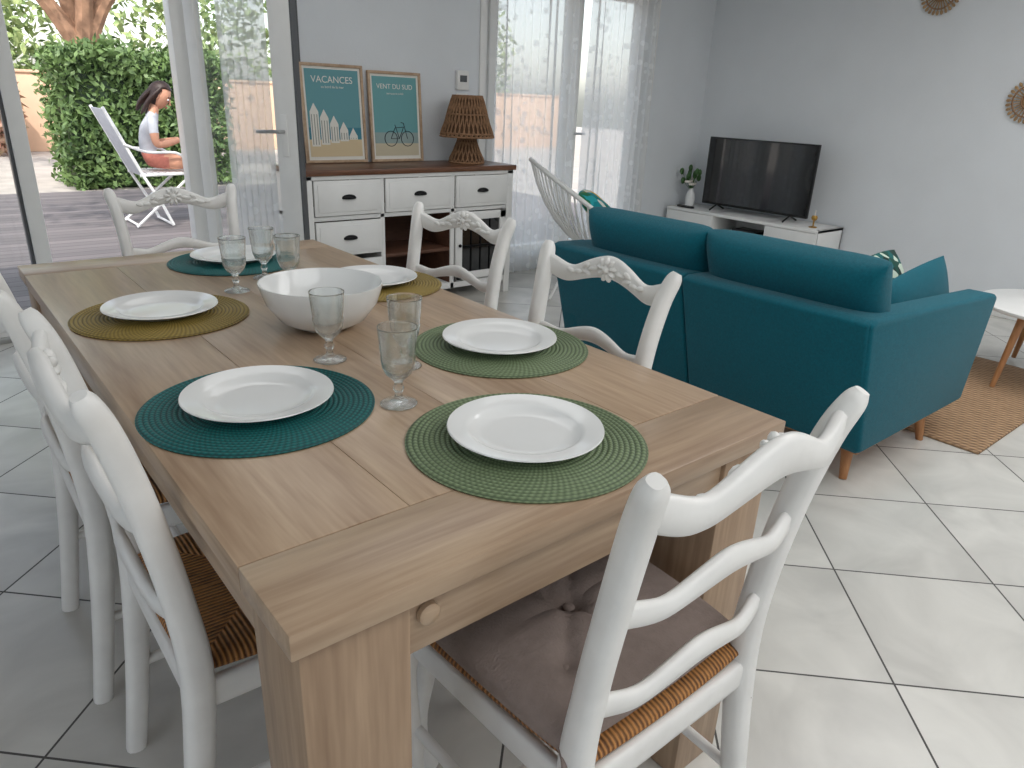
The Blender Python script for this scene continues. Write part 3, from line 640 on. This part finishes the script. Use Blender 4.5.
def orn(y,z,R,seed):
    b=MB(); Mx=T(X1-.016,y,z)@RY(-90)
    b.lathe([(.0005,.012),(R*.25,.012),(R*.3,.008),(R*.3,0)],M_rattan,30,Mx)
    b.sweep([(R*.34*math.cos(t*pi/16),R*.34*math.sin(t*pi/16),.006) for t in range(32)],.006,M_rope,n=6,closed=True,M=Mx)
    b.sweep([(R*.72*math.cos(t*pi/16),R*.72*math.sin(t*pi/16),.006) for t in range(32)],.005,M_rope,n=6,closed=True,M=Mx)
    for i in range(28):
        a=2*pi*i/28; b.sweep([(R*.3*math.cos(a),R*.3*math.sin(a),.004),(R*.8*math.cos(a),R*.8*math.sin(a),.004)],.004,M_rattan,n=5,M=Mx)
        b.ell((0,0,0),(.016,.010,.004),M_rattan,Mx@RZ(math.degrees(a))@T(R*.9,0,.004),n=8)
    b.done('wall_ornament',(X1-.01,y,z),angle=60)
orn(2.39,2.03,.13,1); orn(1.70,1.38,.135,2)
# ---------------------------------------------------------------- string lounge chair
b=MB(); N_=56; rim=[]; inn=[]
for i in range(N_):
    a=2*pi*i/N_; s_=math.sin(a); c_=math.cos(a)
    rim.append(Vector((.42*c_*(1+.06*s_),-.02-.42*s_,.62+.27*s_-.02*abs(c_)**2)))
    inn.append(Vector((.11*c_,.03-.10*s_,.31+.02*s_)))
b.sweep(rim,.015,M_white,n=8,closed=True); b.sweep(inn,.010,M_white,n=8,closed=True)
for i in range(N_):
    m_=(rim[i]+inn[i])/2; m_+=Vector((m_.x*.35,(m_.y)*.35,-.10))
    P=[((1-t)**2)*rim[i]+2*t*(1-t)*m_+t*t*inn[i] for t in (0,.2,.4,.6,.8,1)]
    b.sweep(P,.0055,M_white,n=5)
for (u,v) in ((.28,.30),(-.28,.30),(.26,-.30),(-.26,-.30)):
    top=Vector((u*.5,v*.42,.30)); b.sweep([top,(u,v,.01)],.011,M_white,up=(0,1,0),n=8)
for v in (.126,-.126): b.sweep([(-.14,v,.30),(.14,v,.30)],.010,M_white,n=8)
for u in (.13,-.13): b.sweep([(u,-.126,.30),(u,.126,.30)],.010,M_white,n=8)
b.sweep([(-.28,.30,.01),(.28,.30,.01)],.01,M_white,n=8); b.sweep([(-.26,-.30,.01),(.26,-.30,.01)],.01,M_white,n=8)
o=b.done('string_lounge_chair',(0,0,0),angle=60); o.location=(3.61,3.50,0); o.rotation_euler=(0,0,math.radians(-125))
b=MB(); b.pillow(.2,.2,.06,M_tropic,p=3,n=18,corner=.07,e=.7); o=b.done('throw_pillow',(0,0,0),angle=60); o.location=(3.62,3.43,.57); o.rotation_euler=(Matrix.Rotation(math.radians(-140),3,'Z')@Matrix.Rotation(math.radians(-40),3,'X')).to_euler()
# ---------------------------------------------------------------- outdoors
simple('ground',[(-25,30,Y1+.2,45,-.25,-.06)],M_gravel)
simple('deck',[(-4,7,Y1+.2,10.4,-.06,-.02)],M_deck)
simple('garden_wall',[(-8,16,17,17.2,-.06,1.35),(-8,16,16.97,17.23,1.35,1.40)],M_stucco,.01)
def leaves(b,pts,size,mt):
    for p in pts:
        n=Vector((random.gauss(0,1),random.gauss(0,1),random.gauss(0,1))); n.normalize()
        t=n.cross(Vector((random.gauss(0,1),random.gauss(0,1),random.gauss(0,1)))); t.normalize(); c=n.cross(t)
        s_=size*random.uniform(.6,1.3); p=Vector(p)
        b.add([p-t*s_,p-c*s_*.45,p+t*s_,p+c*s_*.45],[(0,1,2,3)],mt)
def boxpts(n,x0,x1,y0,y1,z0,z1):
    out=[]
    for _ in range(n):
        f=random.random()
        x,y,z=random.uniform(x0,x1),random.uniform(y0,y1),random.uniform(z0,z1)
        if f<.6: y=y0+random.gauss(0,.05)
        elif f<.8: z=z1+random.gauss(0,.06)
        elif f<.9: x=x0+random.gauss(0,.05)
        else: x=x1+random.gauss(0,.05)
        w=.06*math.sin(x*5+z*3)+.05*math.sin(z*7); out.append((x+w*.4,y+w,z+.04*math.sin(x*6)))
    return out
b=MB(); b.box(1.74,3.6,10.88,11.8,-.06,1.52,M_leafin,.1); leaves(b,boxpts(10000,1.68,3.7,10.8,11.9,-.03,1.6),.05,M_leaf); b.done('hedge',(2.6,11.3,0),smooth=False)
b=MB()
tk=cr([(2.42,13,-.1,.26),(2.40,13,.8,.2),(2.42,13,1.5,.19),(2.45,13.0,1.75,.2)],5); b.sweep([p[:3] for p in tk],[p[3] for p in tk],M_bark,up=(0,1,0),n=12)
for dx,dy,dz in ((-1.1,-.2,1.3),(-.35,.3,1.8),(.9,-.3,1.3),(1.3,.3,1.9),(.3,-.8,1.9)):
    q=cr([(2.44,13,1.62,.14),(2.44+dx*.4,13+dy*.4,1.62+dz*.55,.1),(2.44+dx,13+dy,1.62+dz,.06),(2.44+dx*1.6,13+dy*1.6,1.62+dz*1.7,.03)],5)
    b.sweep([p[:3] for p in q],[p[3] for p in q],M_bark,up=(0,1,0),n=8)
def cloud(n,c,r):
    out=[]
    for _ in range(n):
        v=Vector((random.gauss(0,1),random.gauss(0,1),random.gauss(0,1))); v.normalize(); k=random.uniform(.55,1)
        out.append((c[0]+v.x*r[0]*k,c[1]+v.y*r[1]*k,c[2]+v.z*r[2]*k))
    return out
for c,r in (((1.3,12.8,3.8),(1.5,1.5,1.0)),((3.2,13,4.0),(1.8,1.5,1.1)),((2.0,7.2,4.9),(2.6,2.2,.8)),((1.2,5.4,4.8),(2.2,1.6,.7)),((4.2,12.5,3.3),(1.2,1.2,.7))): leaves(b,cloud(1500,c,r),.09,M_leaf2)
b.done('tree',(2.4,13,0),smooth=False)
b=MB()
for c,r,mt in (((.8,19,2.0),(2.0,1,1.6),M_leaf2),((1.2,16.2,.8),(.7,.5,.9),M_pink),((-1.2,18.6,1.6),(1.6,1,1.6),M_pink),((4,19.5,2.2),(3,1.2,2.2),M_leaf2),((8,19,2),(3,1.2,2.4),M_leaf2),((12.5,19,2.4),(3,1.2,2.4),M_leaf2),((-4.5,19,2),(3,1.2,2.2),M_leaf)): leaves(b,cloud(2400,c,r),.12,mt)
b.done('shrubbery',(3,19,0),smooth=False)
b=MB(); gx,gy=1.83,7.70; G=M_white
for sy in (-.25,.25):
    b.sweep([(gx-.36,gy+sy,1.05),(gx-.10,gy+sy,.44),(gx+.02,gy+sy,.2),(gx+.10,gy+sy,-.005)],.014,G,up=(0,1,0),n=8)
    b.sweep([(gx-.13,gy+sy*.92,.46),(gx+.36,gy+sy*.92,.47)],.014,G,up=(0,1,0),n=8)
    b.sweep([(gx+.34,gy+sy*.92,.47),(gx+.02,gy+sy*.92,.2),(gx-.22,gy+sy*.92,-.005)],.013,G,up=(0,1,0),n=8)
    b.sweep(cr([(gx-.24,gy+sy*1.05,.74),(gx-.05,gy+sy*1.08,.67),(gx+.2,gy+sy*1.08,.66),(gx+.3,gy+sy*1.05,.56),(gx+.30,gy+sy,.47)],4),.013,G,up=(0,1,0),n=8)
b.box(-.010,.0,gy-.25,gy+.25,-.33,.30,M_shirt,.003,T(gx-.235,0,.76)@RY(-23))
for k in range(9): x=gx-.1+.055*k; b.box(x-.02,x+.02,gy-.235,gy+.235,.47,.482,G,.003)
b.sweep([(gx-.20,gy-.23,.005),(gx-.20,gy+.23,.005)],.012,G,up=(1,0,0)); b.sweep([(gx+.09,gy-.25,.005),(gx+.09,gy+.25,.005)],.012,G)
b.done('garden_chair',(gx,gy,0))
# ---------------------------------------------------------------- woman
def skinmesh(V,E,R,lev=2):
    me=bpy.data.meshes.new('s'); me.from_pydata(V,E,[]); o=bpy.data.objects.new('s',me); S.collection.objects.link(o)
    md=o.modifiers.new('k','SKIN'); md.use_smooth_shade=True; md.branch_smoothing=.6
    for i,r in enumerate(R):
        me.skin_vertices[0].data[i].radius=(r,r) if not isinstance(r,tuple) else r
        me.skin_vertices[0].data[i].use_root=(i==0)
    sb=o.modifiers.new('q','SUBSURF'); sb.levels=lev; sb.render_levels=lev
    bpy.context.view_layer.update()
    m2=bpy.data.meshes.new_from_object(o.evaluated_get(bpy.context.evaluated_depsgraph_get())); 
    vs=[v.co.copy() for v in m2.vertices]; fs=[tuple(p.vertices) for p in m2.polygons]
    bpy.data.objects.remove(o); bpy.data.meshes.remove(me); bpy.data.meshes.remove(m2); return vs,fs
V=[(0,0,.585)];R=[.115];E=[];part={}
def j(p,r,par,tag):
    V.append(p);R.append(r);E.append((par,len(V)-1));part[len(E)-1]=tag; return len(V)-1
w=j((.015,0,.70),.105,0,'shirt'); c1=j((.045,0,.83),.115,w,'shirt'); c2=j((.085,0,.95),.105,c1,'shirt'); nk=j((.115,0,1.03),.05,c2,'neck'); hd=j((.14,0,1.10),.048,nk,'neck')
for s_ in (-1,1):
    sh=j((.085,s_*.15,.965),.058,c2,'shirt'); ua=j((.09,s_*.185,.87),.046,sh,'shirt'); el=j((.10,s_*.20,.73),.038,ua,'skin'); fa=j((.20,s_*.15,.745),.034,el,'skin'); wr=j((.31,s_*.075,.775),.023,fa,'skin')
    hp=j((.05,s_*.095,.575),.085,0,'short'); th1=j((.2,s_*.11,.575),.078,hp,'short'); kn=j((.45,s_*.12,.575),.055,th1,'skin'); cf_=j((.46,s_*.12,.42),.052,kn,'skin'); an=j((.43,s_*.12,.09),.034,cf_,'skin'); ft=j((.50,s_*.125,.045),.032,an,'skin'); j((.60,s_*.13,.03),.024,ft,'skin')
vs,fs=skinmesh(V,E,R)
def segd(p,a,b_):
    a=Vector(a);b_=Vector(b_);d=b_-a;t=max(0,min(1,(p-a).dot(d)/d.length_squared)); return (p-(a+d*t)).length
b=MB()
buckets={}
for f in fs:
    c=sum((vs[k] for k in f),Vector())/len(f)
    best=min(range(len(E)),key=lambda i:segd(c,V[E[i][0]],V[E[i][1]])-.8*(R[E[i][0]]+R[E[i][1]])/2)
    tag=part[best]; 
    if c.z<.66 and tag=='shirt' and c.x<.2: tag='short'
    if tag=='short' and c.x>.17: tag='skin'
    if tag=='neck' and c.z<1.0: tag='shirt'
    buckets.setdefault(tag,[]).append(f)
mm_={'shirt':M_shirt,'neck':M_skin,'skin':M_skin,'short':M_short}
Tm=T(gx,gy,0)@RZ(-14)
for tag,ff in buckets.items(): b.m(mm_[tag])
o0=len(b.v); b.v+=[tuple(Tm@v) for v in vs]
for tag,ff in buckets.items():
    for f in ff: b.f.append(tuple(o0+k for k in f)); b.mi.append(b.m(mm_[tag]))
for s_ in (-1,1):
    Vh=[(.31,s_*.075,.775),(.345,s_*.062,.79),(.375,s_*.05,.80)];Rh=[.022,.024,.022];Eh=[(0,1),(1,2)]
    a_,b2=skinmesh(Vh,Eh,Rh,1); b.add(a_,b2,M_skin,Tm)
    for k in range(4):
        zz=.785+.014*k; L_=(.9,1,.95,.75)[k]
        P=cr([(.37,s_*.05,zz),(.395,s_*(.045),zz+.004),(.405,s_*(.028),zz+.006),(.398,s_*(.028-.018*L_),zz+.008)],3)
        b.sweep(P,[.008-.0003*q for q in range(len(P))],M_skin,n=8,M=Tm)
    P=cr([(.345,s_*.05,.80),(.362,s_*.035,.822),(.374,s_*.022,.832)],3); b.sweep(P,.0085,M_skin,n=8,M=Tm)
b.box(-.005,.005,-.04,.04,-.07,.08,M_blackpl,.004,Tm@T(.388,0,.82)@RY(35))
Hm=Tm@T(.185,0,1.155)@RZ(-12)@RY(30)
def hf(p):
    x,y,z=p
    if z<0: y*=1-.30*z*z; x=x*(1-.18*z*z)+.10*z*z
    if x>0.6: x=.6+(x-.6)*.75
    return [x,y,z]
b.ell((0,0,0),(.095,.074,.118),M_skin,Hm,n=28,fn=hf)
b.sweep([(.08,0,.02),(.092,0,-.005),(.106,0,-.026),(.092,0,-.034)],[.007,.009,.012,.007],M_skin,n=8,M=Hm)
for s_ in (-1,1):
    b.ell((.078,s_*.030,.008),(.010,.014,.009),M_eye,Hm,n=10); b.ell((.086,s_*.030,.006),(.004,.006,.006),M_hair,Hm,n=8)
    b.sweep([(.085,s_*.014,.030),(.086,s_*.03,.035),(.074,s_*.048,.03)],.004,M_hair,n=6,M=Hm)
    b.ell((-.005,s_*.074,-.008),(.018,.008,.03),M_skin,Hm,n=10)
b.ell((.088,0,-.062),(.009,.024,.005),M_lip,Hm,n=10); b.ell((.086,0,-.069),(.010,.02,.005),M_lip,Hm,n=10)
def hh(p):
    x,y,z=p
    if x>.05 and z<.55: x=.05+(x-.05)*.05
    return [x,y,z]
b.ell((-.008,0,.014),(.106,.086,.124),M_hair,Hm,n=28,fn=hh)
for s_ in (-1,1):
    P=cr([(-.01,s_*.066,.07,.022),(-.03,s_*.085,.0,.024),(-.05,s_*.085,-.08,.024),(-.06,s_*.085,-.17,.018),(-.06,s_*.09,-.22,.008)],4); b.sweep([p[:3] for p in P],[p[3] for p in P],M_hair,up=(1,0,0),n=8,M=Hm)
P=cr([(-.07,0,.04,.05),(-.10,0,-.05,.055),(-.12,0,-.14,.045),(-.12,0,-.22,.02)],4); b.sweep([p[:3] for p in P],[(p[3]*1.3,p[3]*.6) for p in P],M_hair,up=(1,0,0),n=10,M=Hm)
o=b.done('woman',(gx,gy,0),angle=80); o.location.z=-.005
# ---------------------------------------------------------------- lights
wd=bpy.data.worlds.new('world'); S.world=wd; wd.use_nodes=True; nt=wd.node_tree; bg=nt.nodes['Background']
sk=nt.nodes.new('ShaderNodeTexSky'); sk.sky_type='NISHITA'; sk.sun_disc=False; sk.sun_elevation=math.radians(52); sk.sun_rotation=math.radians(200); sk.air_density=1.2; sk.dust_density=2
hs=nt.nodes.new('ShaderNodeHueSaturation'); hs.inputs['Saturation'].default_value=.45
nt.links.new(sk.outputs[0],hs.inputs['Color']); nt.links.new(hs.outputs[0],bg.inputs[0]); bg.inputs[1].default_value=.37
def light(n,t,loc,rot,en,size=1,sy=None,col=(1,1,1)):
    l=bpy.data.lights.new(n,t); l.energy=en; l.color=col
    if t=='AREA': l.shape='RECTANGLE'; l.size=size; l.size_y=sy or size
    o=bpy.data.objects.new(n,l); o.location=loc; o.rotation_euler=rot; S.collection.objects.link(o); return o
sun=light('sun','SUN',(0,0,10),(0,0,0),3.8,col=(1,.95,.88)); sun.data.angle=math.radians(1)
sun.rotation_euler=Vector((.35,.62,-.9)).to_track_quat('-Z','Y').to_euler()
light('ceiling_fill','AREA',(1.2,-1.2,2.46),(0,0,0),38,2.4,2.0,(1,.995,.985))  # this and the next area lights are added room fill, not real fixtures
light('ceiling_fill','AREA',(3.6,.4,2.46),(0,0,0),40,1.8,2.0,(1,.995,.985))
light('ceiling_fill','AREA',(1.4,2.6,2.46),(0,0,0),8,1.4,1.4,(1,1,1))
# ---------------------------------------------------------------- camera
cd=bpy.data.cameras.new('camera'); cam=bpy.data.objects.new('camera',cd); S.collection.objects.link(cam); S.camera=cam
cd.sensor_width=36; cd.lens=36*715/1024; cd.clip_end=200; cd.clip_start=.02
r=Vector((.7738,-.6322,.0405)); u=Vector((.2054,.3107,.9281)); k=r.cross(u)
r.normalize(); k.normalize(); u=k.cross(r)
cam.matrix_world=Matrix(((r.x,u.x,k.x,0),(r.y,u.y,k.y,0),(r.z,u.z,k.z,1.26),(0,0,0,1)))
S.view_settings.view_transform='Standard'
